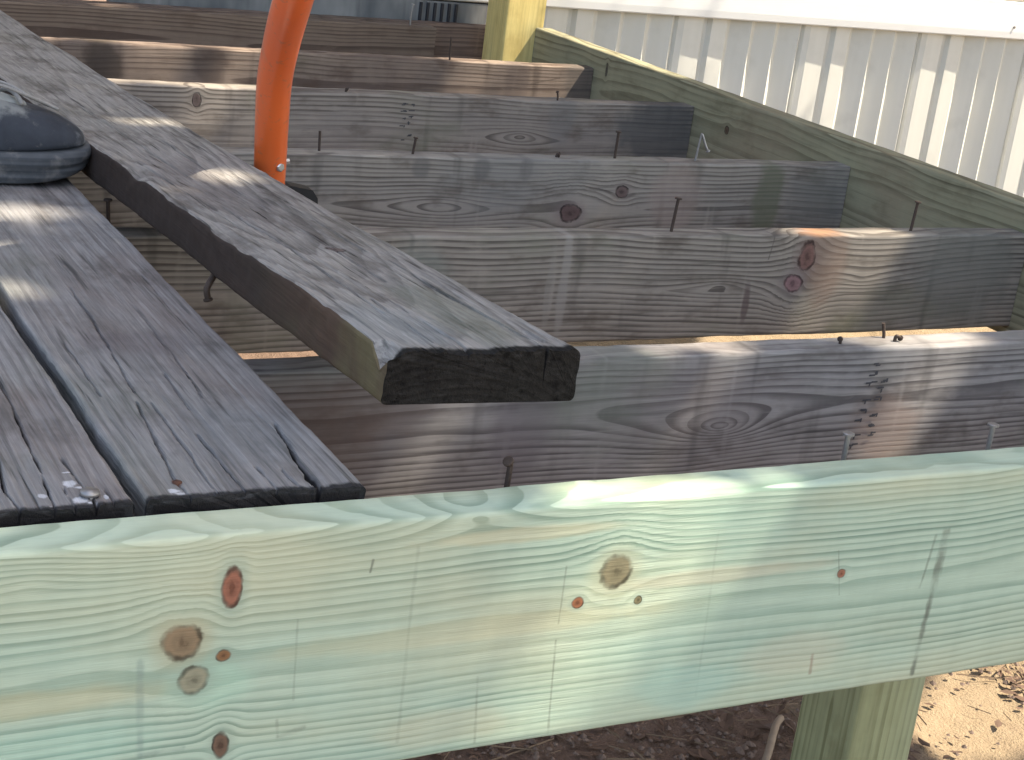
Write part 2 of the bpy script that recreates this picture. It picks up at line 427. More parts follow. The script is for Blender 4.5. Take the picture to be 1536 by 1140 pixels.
for X in (2.742, 3.55): sweep(bm, [(X, -.030, .052), (X, -.0335, .052)], .0032, 8)
o = link('screw', bm_mesh(bm, 'screw'), flat_mat('screw_steel', (.22, .21, .2), .5, .6), sk); o.location = (0, 0, -GZ)
# wall above: lap siding boards, each its own piece
wm = skirting_mat('tan_siding', (.50, .44, .35), (.56, .50, .41))
bm = bmesh.new()
v = [bm.verts.new(p) for p in [(-2.2, -.018, 0), (6.0, -.018, 0), (6.0, -.004, .118), (-2.2, -.004, .118), (-2.2, 0.0, 0), (6.0, 0.0, 0), (6.0, .0, .118), (-2.2, .0, .118)]]
for f in ((0, 1, 2, 3), (1, 0, 4, 5), (3, 2, 6, 7), (5, 4, 7, 6), (0, 3, 7, 4), (1, 5, 6, 2)): bm.faces.new([v[i] for i in f])
sdm = bm_mesh(bm, 'siding_board'); sdm.materials.append(wm)
for k in range(20):
    o = bpy.data.objects.new('siding_board', sdm); C.objects.link(o); o.parent = home; o.location = (-1.2, .002, .116 + k * .118)
bm = bmesh.new(); add_box(bm, (-3.4, .006, .0), (4.8, 3.6, 2.46))
link('wall', bm_mesh(bm, 'wall'), wm, home)
bm = bmesh.new()
rv = [bm.verts.new(p) for p in [(-3.7, -.35, 2.45), (5.1, -.35, 2.45), (5.1, 3.9, 2.45), (-3.7, 3.9, 2.45), (-3.7, 1.8, 3.1), (5.1, 1.8, 3.1)]]
for f in ((0, 1, 5, 4), (2, 3, 4, 5), (1, 2, 5), (3, 0, 4), (3, 2, 1, 0)): bm.faces.new([rv[i] for i in f])
link('roof', bm_mesh(bm, 'roof'), flat_mat('roofing', (.16, .15, .14), .9), home)
# dark slotted panel left of the post
pan = thing('slotted_panel', 'dark blue grey panel with vertical slots, left of the yellow post behind the last joist', 'panel', (0.44, SY - .028, GZ))
m, b, P, x, y, z = new_mat('dark_panel'); pmat = m
n = noise(vec(x * 7, y * 7, z * 3), 1.0, 4, .6); n2 = noise(vec(x * 40, y * 40, z * 4), 1.0, 3)
c = mix((.085, .095, .102), (.26, .26, .25), step(n, .34, .68)); c = mix(c, (.06, .062, .066), step(n2, .5, .72) * .5)
finish(b, c, .5, n2, .0006, .4, .4)
bm = bmesh.new(); add_box(bm, (.0, 0, -.02), (.87, .02, -GZ + .018), .002); add_box(bm, (.0, -.006, .53), (.60, .0, .56), .002); add_box(bm, (.0, -.005, .605), (.60, .0, .617), .002)
link('panel', bm_mesh(bm, 'panel'), pmat, pan)
dk = flat_mat('slot_black', (.022, .022, .025), .7)
sl = bmesh.new(); add_box(sl, (-.003, -.004, -.05), (.003, .001, .05), .0008); slm = bm_mesh(sl, 'slot'); slm.materials.append(dk)
for k in range(6):
    o = bpy.data.objects.new('slot', slm); C.objects.link(o); o.parent = pan; o.location = (.655 + k * .0165, -.001, .615)

# ------------------------------------------------------------------ timber frame of the deck
Y1, Y2, Y3, Y4, Y5, Y6 = .3549, .7658, 1.1565, 1.6026, 1.9627, 2.3725
ZJ = -.0314; XL = 1.2625; X0 = -.75
# new front rim
RH = .1756
kn = lambda X, Z, *a: (X - X0, Z + RH / 2, *a)
brown = (.13, .055, .030); olive = (.17, .16, .09)
rim_knots = [kn(-.1007, -.0343, .0062, .0125, 1.6, (.20, .075, .045)), kn(-.1292, -.0688, .0115, .0105, 2.6, (.17, .12, .07), (.40, .36, .22)),
             kn(-.1027, -.0807, .0045, .004, 2.0, (.16, .075, .03)), kn(-.1201, -.0948, .0095, .0085, 2.0, (.19, .18, .12)),
             kn(-.1004, -.1428, .0052, .0085, 2.2, (.10, .055, .035)), kn(.171, -.0528, .0120, .0115, 2.4, (.150, .130, .075), (.43, .43, .28)),
             kn(.144, -.0728, .0042, .004, 2.0, (.20, .07, .03)), kn(.192, -.0762, .003, .003, 2.0, (.12, .10, .05)), kn(.3668, -.0741, .0034, .0034, 2.0, (.21, .08, .045))]
def seg(xa, za, xb, zb, hw, col, amt): return (xa - X0, za + RH / 2, xb - X0, zb + RH / 2, hw, col, amt)
pen = (.12, .13, .10)
rim_marks = [seg(.131, -.045, .1312, -.087, .0007, pen, .4), seg(.1312, -.10, .1356, -.172, .0008, pen, .5), seg(.4613, -.0505, .4599, -.095, .0034, pen, .75),
             seg(.4599, -.095, .4579, -.169, .0022, pen, .8), seg(.4512, -.052, .4464, -.094, .0012, pen, .5), seg(-.1539, -.078, -.1507, -.142, .0022, (.16, .22, .20), .38),
             seg(-.0564, -.062, -.0546, -.118, .0008, pen, .25), seg(-.0645, -.131, -.063, -.143, .001, pen, .4), seg(-.063, -.143, -.046, -.139, .0016, pen, .4),
             seg(-.010, -.026, -.011, -.034, .0009, pen, .7), seg(.36, -.055, .369, -.092, .0005, pen, .5), seg(-.150, -.142, -.125, -.141, .0018, (.12, .17, .15), .5),
             seg(.075, -.12, .079, -.170, .001, pen, .35), seg(.355, -.14, .356, -.155, .0014, (.22, .12, .09), .5), seg(.02, -.02, .021, -.16, .0012, pen, .22), seg(.25, -.03, .255, -.16, .001, pen, .15)]
rim_bl = [(*q[:5], q[5] * .72) for q in [kn(.07, -.084, .16, .010, (.50, .47, .29), .55), kn(-.23, -.098, .10, .011, (.47, .42, .24), .6), kn(.26, -.064, .10, .007, (.52, .44, .30), .5), kn(.05, -.155, .05, .016, (.55, .50, .33), .45),
          kn(.34, -.135, .05, .02, (.52, .46, .33), .4), kn(-.11, -.10, .03, .02, (.36, .60, .45), .5), kn(.24, -.15, .05, .02, (.30, .50, .42), .5), kn(-.2, -.13, .06, .02, (.36, .58, .46), .5), kn(.1, -.018, .08, .006, (.62, .55, .34), .6)]]
mrim = wood('treated_rim', 1, (.415, .525, .405), (.185, .28, .21), .0047, (-.002, -.034), .004, .010, .0020, rim_knots, .85, .07, (.33, .49, .40), .40, rim_bl, rim_marks, (.56, .52, .33), ring_bump=.2, bump=.0004, rough=.7,
            streak=.16, mott=.10, even=.35, simple_h=True, eyes=[kn(-.14, -.002, .09, .022, .012), kn(.06, -.002, .07, .016, -.014), kn(-.22, -.02, .05, .02, -.006)])
rim_top = lambda X, Y: 0.0006 * fbm(X * 6, Y * 12, 31)
rim = tag(link('rim_joist', plank('rim_joist', 2.05, RH, .038, 160, 40, .0035, seed=11, wob=.0012, top=rim_top), mrim),
          'new pale green treated rim board with knots, across the front of the deck', 'rim board')
frame(rim, (X0, 0, -RH / 2), *FRONT)

# the old rim the boards bear on, just behind the new one
mold = wood('old_rim', 2, (.24, .215, .195), (.13, .115, .105), .008, (0, -.03), .01, .02, .003, check=.4)
old = tag(link('old_rim_joist', plank('old_rim_joist', XL - X0, .13, .036, 60, 12, .003, seed=12), mold), 'old grey rim board hidden close behind the new green one', 'rim board')
frame(old, (X0, .0395, ZJ - .065), *FRONT)

# right side rim (ledger)
LH = .180
mled = wood('treated_side', 3, (.285, .268, .172), (.140, .126, .078), .009, (.02, -.05), .012, .02, .004,
            [(2.17 - 1.45, .035, .006, .007, 2.2, (.07, .045, .03)), (2.17 - .78, -.005, .009, .008, 2.5, (.10, .08, .05)), (2.17 - .80, .0, .004, .005), (2.17 - 1.87, .06, .004, .012, 1.5, (.06, .05, .04))], 1.0, .14,
            (.25, .19, .13), .45, ring_bump=.2, bump=.0005)
led = tag(link('side_rim_joist', plank('side_rim_joist', 2.20, LH, .038, 110, 26, .0035, seed=13, wob=.001), mled), 'greenish treated side rim board running back to the corner post, right of the joists', 'rim board')
frame(led, (XL, 2.2155, .0047 - LH / 2), *LEFTF)

# joists, nearest first
WE, WL = (.27, .245, .225), (.135, .12, .112)
JH = .130
def jk(X, Z, *a): return (X - X0, Z - ZJ + JH / 2, *a)
def joist(i, y, name_label, early, late, L=None, x0=X0, z=ZJ, extra=None, **kw):
    kw.setdefault('drip', .55); kw.setdefault('mott', .6); kw.setdefault('streak', .5); kw.setdefault('even', .28); kw.setdefault('late_amt', 1.15); m = wood('joist_wood_%d' % i, 20 + i, early, late, **kw)
    L = L or (XL - .001 - x0)
    me = plank('joist', L, JH, .038, 150, 30, .003, seed=40 + i, wob=.0016, top=lambda X, Y: .0007 * fbm(X * 5, Y * 14, 60 + i))
    o = tag(link('joist', me, m), name_label, 'joist', 'old grey joists of the stripped deck')
    frame(o, (x0, y, z - JH / 2), *FRONT)
    return o
rust = (.30, .15, .085)
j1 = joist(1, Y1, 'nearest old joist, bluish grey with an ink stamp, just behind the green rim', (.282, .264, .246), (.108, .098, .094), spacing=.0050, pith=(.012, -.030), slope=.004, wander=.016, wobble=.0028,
      eyes=[jk(.5011, -.1041, .060, .020, -.024)], fiber=.16, stain=(.20, .165, .15), stain_amt=.45, ring_bump=.16, bump=.0006,
      blotches=[jk(.07, -.10, .085, .07, (.150, .100, .076), .5), jk(.15, -.06, .06, .04, (.165, .115, .09), .35), jk(.285, -.10, .035, .05, (.14, .12, .125), .5), jk(.70, -.12, .05, .04, (.27, .20, .165), .55), jk(.40, -.02, .3, .008, (.30, .25, .20), .6)])  # first two: mild brown stain, with warm shade below the loose board painted in
j2 = joist(2, Y2, 'second joist back, with a reddish knot at its right and a pale drip streak', (.278, .246, .206), (.106, .091, .077), spacing=.0066, pith=(-.006, -.012), slope=.007, wander=.020, wobble=.003,
      knots=[jk(.8965, -.058, .012, .018, 3.0, (.115, .062, .052), (.20, .14, .12)), jk(.8826, -.0932, .013, .011, 2.6, (.17, .10, .10), (.2, .16, .15))],
      eyes=[jk(.7724, -.0958, .05, .012, -.012), jk(.99, -.09, .06, .02, .010)], fiber=.16, stain=(.17, .165, .14), stain_amt=.4, ring_bump=.16, bump=.0006,
      blotches=[jk(.552, -.085, .007, .09, (.29, .27, .24), .5), jk(.534, -.10, .006, .06, (.27, .25, .22), .35), jk(.93, -.06, .035, .07, (.19, .13, .10), .6), jk(.815, -.12, .006, .03, (.10, .07, .065), .7), jk(1.16, -.08, .09, .09, (.155, .155, .135), .6), jk(.92, -.026, .05, .008, (.42, .21, .10), .8), jk(.36, -.09, .05, .06, (.19, .21, .185), .5)],
      marks=[(.862 - X0 - .02, JH / 2, .862 - X0 - .024, JH / 2 - .03, .0008, (.08, .07, .06), .8)])
j3 = joist(3, Y3, 'third joist back, with two dark round knots left of centre', (.280, .252, .216), (.114, .100, .086), spacing=.0064, pith=(-.004, -.014), slope=.005, wander=.016, wobble=.003,
      knots=[jk(.7781, -.1072, .016, .012, 3.2, (.075, .048, .045), (.19, .15, .145)), jk(.8588, -.0754, .010, .0085, 2.2, (.085, .06, .055), (.2, .17, .155))],
      eyes=[jk(.5722, -.1, .09, .03, -.016)], fiber=.15, stain=(.20, .20, .19), stain_amt=.5, ring_bump=.16, bump=.0006,
      blotches=[jk(.95, -.085, .05, .06, (.30, .235, .20), .5), jk(1.115, -.085, .03, .07, (.125, .13, .085), .75), jk(1.2, -.1, .06, .07, (.15, .145, .13), .5), jk(.63, -.045, .016, .02, (.11, .105, .10), .6), jk(.70, -.045, .012, .02, (.13, .12, .115), .5), jk(.54, -.045, .014, .02, (.11, .105, .10), .5), jk(1.0, -.026, .06, .005, (.36, .26, .16), .5)])  # first and last blotch paint sun patches into the wood colour
j4 = joist(4, Y4, 'fourth joist back, with an oval eye in its grain and its right end black', (.290, .250, .210), (.122, .102, .086), spacing=.0072, pith=(.0, -.016), slope=.004, wander=.014, wobble=.002,
      eyes=[jk(.925, -.0931, .05, .018, -.016)], knots=[jk(.3665, -.0513, .007, .011, 1.8, (.07, .05, .045))], fiber=.14, stain=(.2, .175, .16), stain_amt=.4, ring_bump=.3, bump=.0006,
      blotches=[jk(1.20, -.08, .10, .09, (.075, .075, .075), .75), jk(1.0, -.06, .03, .05, (.16, .155, .15), .4)])  # first blotch blackens the right end
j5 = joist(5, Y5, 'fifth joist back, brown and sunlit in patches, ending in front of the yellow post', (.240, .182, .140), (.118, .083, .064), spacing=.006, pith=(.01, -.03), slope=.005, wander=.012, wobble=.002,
      fiber=.14, stain=(.16, .12, .10), stain_amt=.5, ring_bump=.3, bump=.0006, blotches=[jk(1.24, -.06, .05, .06, (.09, .08, .07), .6), jk(.315, -.07, .042, .05, (.050, .038, .030), .75), jk(.50, -.06, .035, .05, (.075, .052, .042), .6), jk(1.10, -.06, .03, .06, (.10, .075, .065), .5)], marks=[(1.13 - X0, JH / 2 - .035, 1.19 - X0, JH / 2 - .022, .0012, (.07, .05, .04), .8)])  # third blotch paints the shade between the left sun patches
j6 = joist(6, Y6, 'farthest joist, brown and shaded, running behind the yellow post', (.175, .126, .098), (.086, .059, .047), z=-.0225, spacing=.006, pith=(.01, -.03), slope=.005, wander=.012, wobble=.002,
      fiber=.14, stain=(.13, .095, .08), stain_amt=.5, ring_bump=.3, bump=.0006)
m = wood('joist_scab', 31, (.20, .145, .105), (.10, .068, .05), .006, (.01, -.03), .005, .012, .002, fiber=.14, stain=(.16, .12, .09), ring_bump=.3, bump=.0006)
scab = tag(link('joist_scab', plank('joist_scab', 1.097 - X0, .125, .034, 110, 20, .003, seed=77, wob=.0016), m), 'short brown board lapped onto the farthest joist, its cut end in sun', 'board')
frame(scab, (X0, Y6 - .0385 + .001, -.0225 - .0635 - .002), *FRONT)
# ink stamps, illegible
ink = flat_mat('faded_ink', (.055, .055, .06), .9, var=.4, scale=200)
def stamp(parent, y, cols, seed, sz):
    rnd = random.Random(seed); bm = bmesh.new()
    for (xa, za, xb, zb, n) in cols:
        for k in range(n):
            t = (k + .5) / n; cx = xa + (xb - xa) * t; cz = za + (zb - za) * t
            if rnd.random() < .15: continue
            for q in range(rnd.choice((2, 3, 3))):
                ox = rnd.uniform(-.5, .5) * sz; oz = rnd.uniform(-.45, .45) * sz * .6
                w, h = rnd.choice(((.42, .12), (.14, .30), (.5, .13))); w *= sz; h *= sz
                ps = [(cx + ox - w, cz + oz - h), (cx + ox + w * rnd.uniform(.7, 1.1), cz + oz - h * .7), (cx + ox + w, cz + oz + h), (cx + ox - w * .9, cz + oz + h * .8)]
                bm.faces.new([bm.verts.new((p[0], y - .0019 - q * .0001, p[1])) for p in ps])
    me = bm_mesh(bm, 'ink_stamp'); o = link('ink_stamp', me, ink, parent)
    o.matrix_parent_inverse = parent.matrix_world.inverted(); return o
stamp(j1, Y1, [(.676, -.044, .664, -.138, 10), (.690, -.042, .684, -.126, 9)], 4, .0078)
stamp(j4, Y4, [(.708, -.04, .709, -.108, 6), (.722, -.042, .721, -.100, 6)], 9, .0068)

# corner post and front post
mp = wood('treated_post', 50, (.66, .52, .20), (.50, .38, .13), .007, (.03, -.05), .003, .004, .001, fiber=.14, warm=(.68, .58, .27), ring_bump=.2, bump=.0004)
post = tag(link('corner_post', plank('corner_post', 1.72, .089, .089, 40, 16, .003, seed=81, wob=.0006), mp), 'yellow treated corner post standing at the back corner of the deck', 'post')
frame(post, (1.2365, 2.216, GZ - .02), (0, 0, 1), (-1, 0, 0), (0, -1, 0))
mp2 = wood('treated_leg', 51, (.34, .35, .19), (.22, .22, .11), .007, (.03, -.04), .003, .004, .001, fiber=.14, warm=(.42, .44, .28), stain=(.36, .42, .30), stain_amt=.5, ring_bump=.2, bump=.0004)
leg = tag(link('deck_post', plank('deck_post', .49, .089, .089, 30, 16, .003, seed=82, wob=.0006), mp2), 'short olive treated post standing on the dirt below the green rim', 'post')
frame(leg, (.7665, .329, -.6515), (0, 0, 1), (-1, 0, 0), (0, -1, 0))

# ------------------------------------------------------------------ deck boards still in place
ZD = .007
GE, GL = (.222, .214, .206), (.092, .088, .086)
def deck_board(label, xr, xl, seed, y0, y1, cracks, fine=True, flecks=(), **kw):
    W = xr - xl; cx = (xr + xl) / 2
    cr = [([(p[1] - y0, cx - p[0]) for p in pts], w, d) for pts, w, d in cracks]
    cf = crack_fn(cr)
    if fine:
        xs = np.concatenate([np.linspace(0, .25, 90), np.linspace(.255, .8, 110), np.linspace(.82, y1 - y0, 25)]); ny = 190
    else: xs = np.linspace(0, y1 - y0, 60); ny = 40
    rag = np.random.RandomState(seed).rand(40)
    def top(X, Y):
        e = np.clip(1 - X / .05, 0, 1)
        return cf(X, Y) + .0006 * fbm(X * 7, Y * 260, seed) + .0012 * fbm(X * 3, Y * 14, seed + 2) - .0016 * e * e * np.abs(fbm(X * 20, Y * 90, seed + 4))
    end0 = lambda X, Y, Z: .0025 + .0035 * fbm(Y * 70, Z * 20, seed + 6) + np.where(Z > -.006, -.0008, .001)
    m = wood('deck_wood_%d' % seed, seed, GE, GL, .0066, (.01, -.03), .006, .014, .002, late_amt=.55, fiber=.46, check=1.0, stain=(.165, .132, .118), stain_amt=.6, streak=.85, mott=.6, groove=W / 2 - .0045,
             end_dark=((.010, .010, .011), .009), ring_bump=.2, bump=.0011, rough=.85, drip=.35,
             blotches=[(q[1] - y0, cx - q[0], q[2], q[3], (.50, .50, .51) if len(q) < 5 else q[4], .95 if len(q) < 6 else q[5]) for q in flecks], **kw)
    o = tag(link('deck_board', plank('deck_board', y1 - y0, W, .036, seed=seed, xs=xs, ny=ny, rad=.0035, wob=.0022, top=top, end0=end0), m), label, 'board', 'weathered deck boards still in place')
    frame(o, (cx, y0, ZD), *UPX)
    return o
b2c = [([(-0.0888, 0.4724), (-0.0904, 0.3958), (-0.1016, 0.2241)], 0.00088, .008), ([(-0.106, 0.2008), (-0.1179, 0.0683), (-0.1168, 0.040)], 0.00088, .010),
       ([(-0.0961, 0.1994), (-0.0968, 0.1135), (-0.0992, 0.040)], 0.00082, .010), ([(-0.082, 0.1371), (-0.0812, 0.040)], 0.00088, .010), ([(-0.0615, 0.0781), (-0.0596, 0.0401)], .001, .008),
       ([(-0.0235, 0.153), (-0.0306, 0.0922), (-0.0335, 0.040)], .0016, .020), ([(-0.0325, 0.060), (-0.0325, 0.039)], .0030, .020), ([(-0.0465, 0.0722), (-0.0458, 0.048)], .0009, .007),
       ([(-.125, .33), (-.127, .22)], .0008, .005), ([(-.05, .42), (-.053, .30), (-.058, .21)], .0007, .004), ([(-.07, .26), (-.073, .19)], .0008, .005), ([(-.02, .5), (-.022, .40)], .0007, .004)]
b1c = [([(-0.1843, 0.30), (-0.1919, 0.1391), (-0.1943, 0.086)], 0.00095, .009), ([(-0.2204, 0.0682), (-0.2172, 0.030)], 0.00109, .011), ([(-0.1769, 0.1164), (-0.1734, 0.0555), (-.173, .03)], 0.00088, .009),
       ([(-0.1943, 0.086), (-0.1976, 0.030)], 0.00102, .010), ([(-0.1631, 0.0618), (-0.1628, 0.030)], 0.00109, .010), ([(-0.2094, 0.1744), (-0.2204, 0.0682)], 0.00088, .008), ([(-.186, .07), (-.185, .03)], .001, .008)]
db2 = deck_board('grey deck board with a split corner, right one of the pair still laid', -.0005, -.1435, 61, .0405, 2.36, b2c, flecks=[(-.1235, .0530, .0034, .0045), (-.1205, .0485, .0022, .004), (-.118, .066, .006, .003, (.10, .045, .03)), (-.07, .33, .03, .05, (.125, .108, .108), .5), (-.05, .14, .06, .04, (.155, .168, .172), .35)])
db1 = deck_board('grey deck board with white paint flecks by its end, left of the split one', -.1510, -.2930, 62, .0400, 2.36, b1c, flecks=[(-.2005, .0626, .0045, .0032), (-.1815, .0765, .0055, .0045), (-.1765, .0700, .002, .003), (-.1805, .0520, .0045, .0055), (-.1745, .0475, .002, .003), (-.1788, .0939, .0012, .003), (-.1648, .0535, .0035, .0016), (-.1985, .0463, .0015, .0015)])
rustm = flat_mat('rust', (.10, .045, .028), .85, .2, .4, 300)
steel = flat_mat('dull_steel', (.30, .29, .28), .45, .7, .25, 300)
dnail = flat_mat('dark_nail', (.080, .058, .046), .7, .5, .4, 300)
bm = bmesh.new(); sweep(bm, [(-.1736, .0566, ZD - .01), (-.1736, .0566, ZD + .0022)], .0030, 10)
sweep(bm, [(-.1736, .0566, ZD + .0005), (-.1736, .0566, ZD + .0028)], [.0062, .0056], 14)
tag(link('screw', bm_mesh(bm, 'screw', True), steel), 'pale screw head and washer among the white paint flecks on the left board', 'screw')
bm = bmesh.new(); sweep(bm, [(-.1180, .0645, ZD - .02), (-.1176, .0650, ZD + .0008)], [.0022, .0030], 9)
tag(link('nail', bm_mesh(bm, 'nail', True), rustm), 'rusty nail stub sunk in the end of the split deck board', 'nail', 'nails left in the timber')

# ------------------------------------------------------------------ the loose board, lifted
def loose_board():
    y0 = .0634; L = 2.02; W = .1405; T = .038
    def bow(X): return .0874 - .058 * X + .0084 * X * X
    def warp(X, Y, Z):
        n = X * 0
        return X, Y + .002 * fbm(X * 2, n, 91), Z + bow(X) + .020 * Y * np.clip(1 - X / 1.2, 0, 1)
    cracks = [([(-.002, -.0445), (.06, -.043), (.16, -.040), (.26, -.041)], .0011, .033), ([(0, .012), (.05, .012), (.2, .017)], .0007, .005), ([(.1, .035), (.3, .03), (.45, .033)], .0009, .006),
              ([(.2, -.01), (.5, -.006), (.8, -.01)], .0009, .006), ([(.35, .045), (.7, .05)], .0008, .005), ([(.3, -.035), (.6, -.03)], .0008, .005), ([(.02, .03), (.13, .028)], .0008, .005), ([(.6, .02), (1.0, .024)], .0009, .006)]
    cf = crack_fn(cracks)
    def top(X, Y):
        e = np.clip(1 - X / .03, 0, 1)
        ch = np.clip((Y - .057) / .012, 0, 1) * (np.clip(fbm(X * 13, X * 0, 93, 3), 0, 1) * .007)
        chip = -.016 * np.clip(1 - np.abs(X - .012) / .016, 0, 1) * np.clip((Y - .058) / .008, 0, 1)
        dent = -.004 * np.clip(1 - ((X - .035) / .02) ** 2 - ((Y + .052) / .006) ** 2, 0, 1)
        return cf(X, Y) + .0009 * fbm(X * 6, Y * 230, 94) + .0016 * fbm(X * 4, Y * 20, 95) - .0025 * e * e * np.abs(fbm(Y * 60, X * 30, 97)) * 1.6 - ch + chip + dent
    end0 = lambda X, Y, Z: .002 * fbm(Y * 90, Z * 90, 98) + .004 * np.clip((Y + .05) / .1, 0, 1) * np.clip(-Z / T, 0, 1) + .0012 * fbm(Y * 250, Z * 250, 99)
    xs = np.concatenate([np.linspace(0, .06, 40), np.linspace(.063, 1.0, 220), np.linspace(1.02, L, 40)])
    me = plank('loose_board', L, W, T, xs=xs, ny=170, rad=.004, seed=92, wob=.0032, top=top, warp=warp, end0=end0)
    m = wood('loose_wood', 9, (.282, .264, .238), (.102, .092, .083), .0060, (.02, -.055), .002, .006, .002, knots=[(.30, -.01, .007, .008, 2.4, (.11, .085, .075))], late_amt=.6, fiber=.50, check=1.0, streak=.9, mott=.55,
             stain=(.15, .142, .115), stain_amt=.6, end_dark=((.0035, .0035, .0035), .012), ring_bump=.25, bump=.0014, rough=.9, spec=.06,
             blotches=[(.06, .04, .06, .04, (.25, .27, .27), .4), (.10, -.02, .10, .03, (.18, .185, .145), .5), (.55, .02, .2, .04, (.16, .14, .13), .5)])
    # brown sides, their shade put into the colour, blacker towards the tail
    m2, b, P, x, y, z = new_mat('loose_side')
    fib = noise(vec(x * 16, y * 60, z * 420), 1.0, 4, .6); big = noise(P, 7, 4)
    c = mix((.040, .027, .021), (.125, .082, .056), fib); c = mix(c, (.135, .115, .062), step(big, .45, .62) * step(x, .4, .05)); c = mix(c, (.036, .027, .024), step(x + (big - .5) * .5, .06, .32) * .85)
    finish(b, c, .85, fib, .0009, .7, .2)
    me.materials.append(m); me.materials.append(m2)
    n = 170 + 3 + 7 + 3 + 6 + 3 + 7 + 3; j = np.arange(len(me.polygons)) % n
    sidecol = ((j >= 171) & (j < 182)) | ((j >= 170 + 3 + 7 + 3 + 6 + 1) & (j < n - 2)); sidecol[-2:] = False
    me.polygons.foreach_set('material_index', sidecol.astype(np.int32))
    o = tag(link('loose_board', me), 'weathered loose board pried up and lying askew above the joists, its blackened end towards us', 'board')
    frame(o, (.0162 + .0705, y0, 0), *UPX)
    # nails still through it from below
    return o
loose_board()

# ------------------------------------------------------------------ nails standing in the joists
def nail(pts, label, mat, r=.0020, head=.0044, tilt=None):
    P = catmull(pts, 4) if len(pts) > 2 else [Vector(p) for p in pts]
    bm = bmesh.new(); base = P[0].copy()
    sweep(bm, [p - base for p in P], r, 9)
    d = (P[-1] - P[-2]).normalized(); e = P[-1] - base
    if head: sweep(bm, [e - d * .0008, e + d * .0007, e + d * .0012], [head, head, head * .8], 12)
    me = bm_mesh(bm, 'nail'); o = link('nail', me, mat); o.location = base
    return tag(o, label, 'nail', 'nails left in the timber')
zt = ZJ - .012
nail([(.3975, .057, zt), (.3973, .057, .0115)], 'grey headed nail standing behind the green rim, directly below the ink stamp', steel, .0021, .0047)
nail([(.5425, .057, zt), (.5424, .057, .0105)], 'grey headed nail behind the green rim, the one farthest right', steel, .0021, .0047)
nail([(.109, .057, zt), (.110, .0565, -.002), (.1105, .057, .006), (.108, .056, .0095)], 'dark bent nail behind the green rim, below the loose board end', dnail, .0021, .004)
nail([(.7055, .385, zt), (.7052, .385, -.030), (.7022, .386, -.0165)], 'short nail leaning left on the nearest joist, above its ink stamp', dnail, .0017, 0)
nail([(.7105, .374, zt), (.7108, .374, -.028), (.7130, .373, -.0265), (.7165, .373, -.0285)], 'nail hammered over flat on the nearest joist, right of the leaning one', dnail, .0018, .003)
nail([(.7010, .785, zt), (.7050, .785, .009)], 'straight dark nail in the second joist, near the pale drip streak', dnail)
nail([(1.0705, .785, zt), (1.0740, .785, .0075)], 'dark nail in the second joist, in front of the side rim', dnail)
nail([(.0268, .790, zt), (.0235, .790, .0005)], 'thin dark nail at the edge of the split deck board, under the loose board', dnail)
nail([(.8502, 1.176, zt), (.8509, 1.176, .007)], 'slim straight nail in the third joist, left of the curled one', dnail)
nail([(.9875, 1.176, zt), (.9920, 1.176, .003), (.9935, 1.175, .0065), (.9985, 1.172, -.006), (1.004, 1.17, -.016)], 'curled nail at the right of the third joist', steel, .0017, .0035)
nail([(.5328, 1.176, zt), (.5364, 1.176, -.0095)], 'stub of a nail leaning right in the third joist', dnail, .0018, .0035)
nail([(.4020, 1.180, zt), (.4004, 1.180, -.0045)], 'dark upright nail in the third joist, right of the orange handle', dnail, .0018, 0)
nail([(.990, 1.610, zt), (.9912, 1.61, -.027), (.9890, 1.61, -.017)], 'tiny bent nail on the fourth joist, right of the oval grain', dnail, .0016, .003)
nail([(.9604, 1.975, zt), (.9580, 1.975, .011)], 'tall thin nail in the fifth joist, left of the yellow post', dnail, .0018, 0)
nail([(1.0452, 2.352, -.035), (1.0435, 2.352, -.008), (1.0455, 2.352, .0170)], 'crooked nail with bright head on the lapped board of the farthest joist', steel, .0018, .004)
nail([(.0215, .432, .045), (.0200, .432, .030), (.0150, .428, .0235), (.0120, .425, .018), (.0135, .424, .010)], 'hooked black nail poking out from under the loose board', dnail, .0028, .004)
nail([(.640, .372, zt), (.6402, .372, -.028), (.6385, .371, -.0262)], 'flattened nail stub on the nearest joist, left of its ink stamp', dnail, .0016, .0028)
nail([(.755, 1.176, zt), (.7552, 1.176, -.0285), (.7585, 1.175, -.0275)], 'flattened nail stub on the third joist, above its larger knot', dnail, .0018, .004)
nail([(.610, 1.612, zt), (.6102, 1.612, -.0275), (.6125, 1.611, -.027)], 'flattened nail stub on the fourth joist, left of its ink stamp', dnail, .0018, .004)

# ------------------------------------------------------------------ orange prying tool
tool = thing('pry_tool', 'orange curved tube handle of a board lifting tool standing on the second joist', 'pry tool', (.198, .785, ZJ))
def orange():
    m, b, P, x, y, z = new_mat('orange_paint')
    n = noise(P, 14, 4); s = noise(P, 140, 3)
    c = mix((.80, .135, .030), (.88, .185, .050), n); c = mix(c, (.50, .17, .09), step(s, .58, .70) * .5); c = mix(c, (.45, .25, .16), step(noise(vec(x * 20, y * 20, z * 5), 1.0, 5, .7), .56, .75) * .35)
    finish(b, c, .36, n, .0004, .3, .5); b.inputs['Coat Weight'].default_value = .5; b.inputs['Coat Roughness'].default_value = .22; return m
Pt = catmull([(.198, .803, -.004), (.1965, .799, .012), (.1925, .790, .038), (.1815, .765, .092), (.170, .735, .139), (.158, .690, .186), (.145, .635, .231), (.134, .575, .290), (.128, .52, .365), (.126, .475, .46), (.126, .44, .58)], 7)
org = Vector(tool.location)
bm = bmesh.new(); nP = len(Pt); sweep(bm, [p - org for p in Pt], [.0160 + .0025 * min(1, k / (nP * .6)) for k in range(nP)], 28)
link('handle', bm_mesh(bm, 'handle', True), orange(), tool)
rub = flat_mat('black_rubber', (.012, .012, .013), .55)
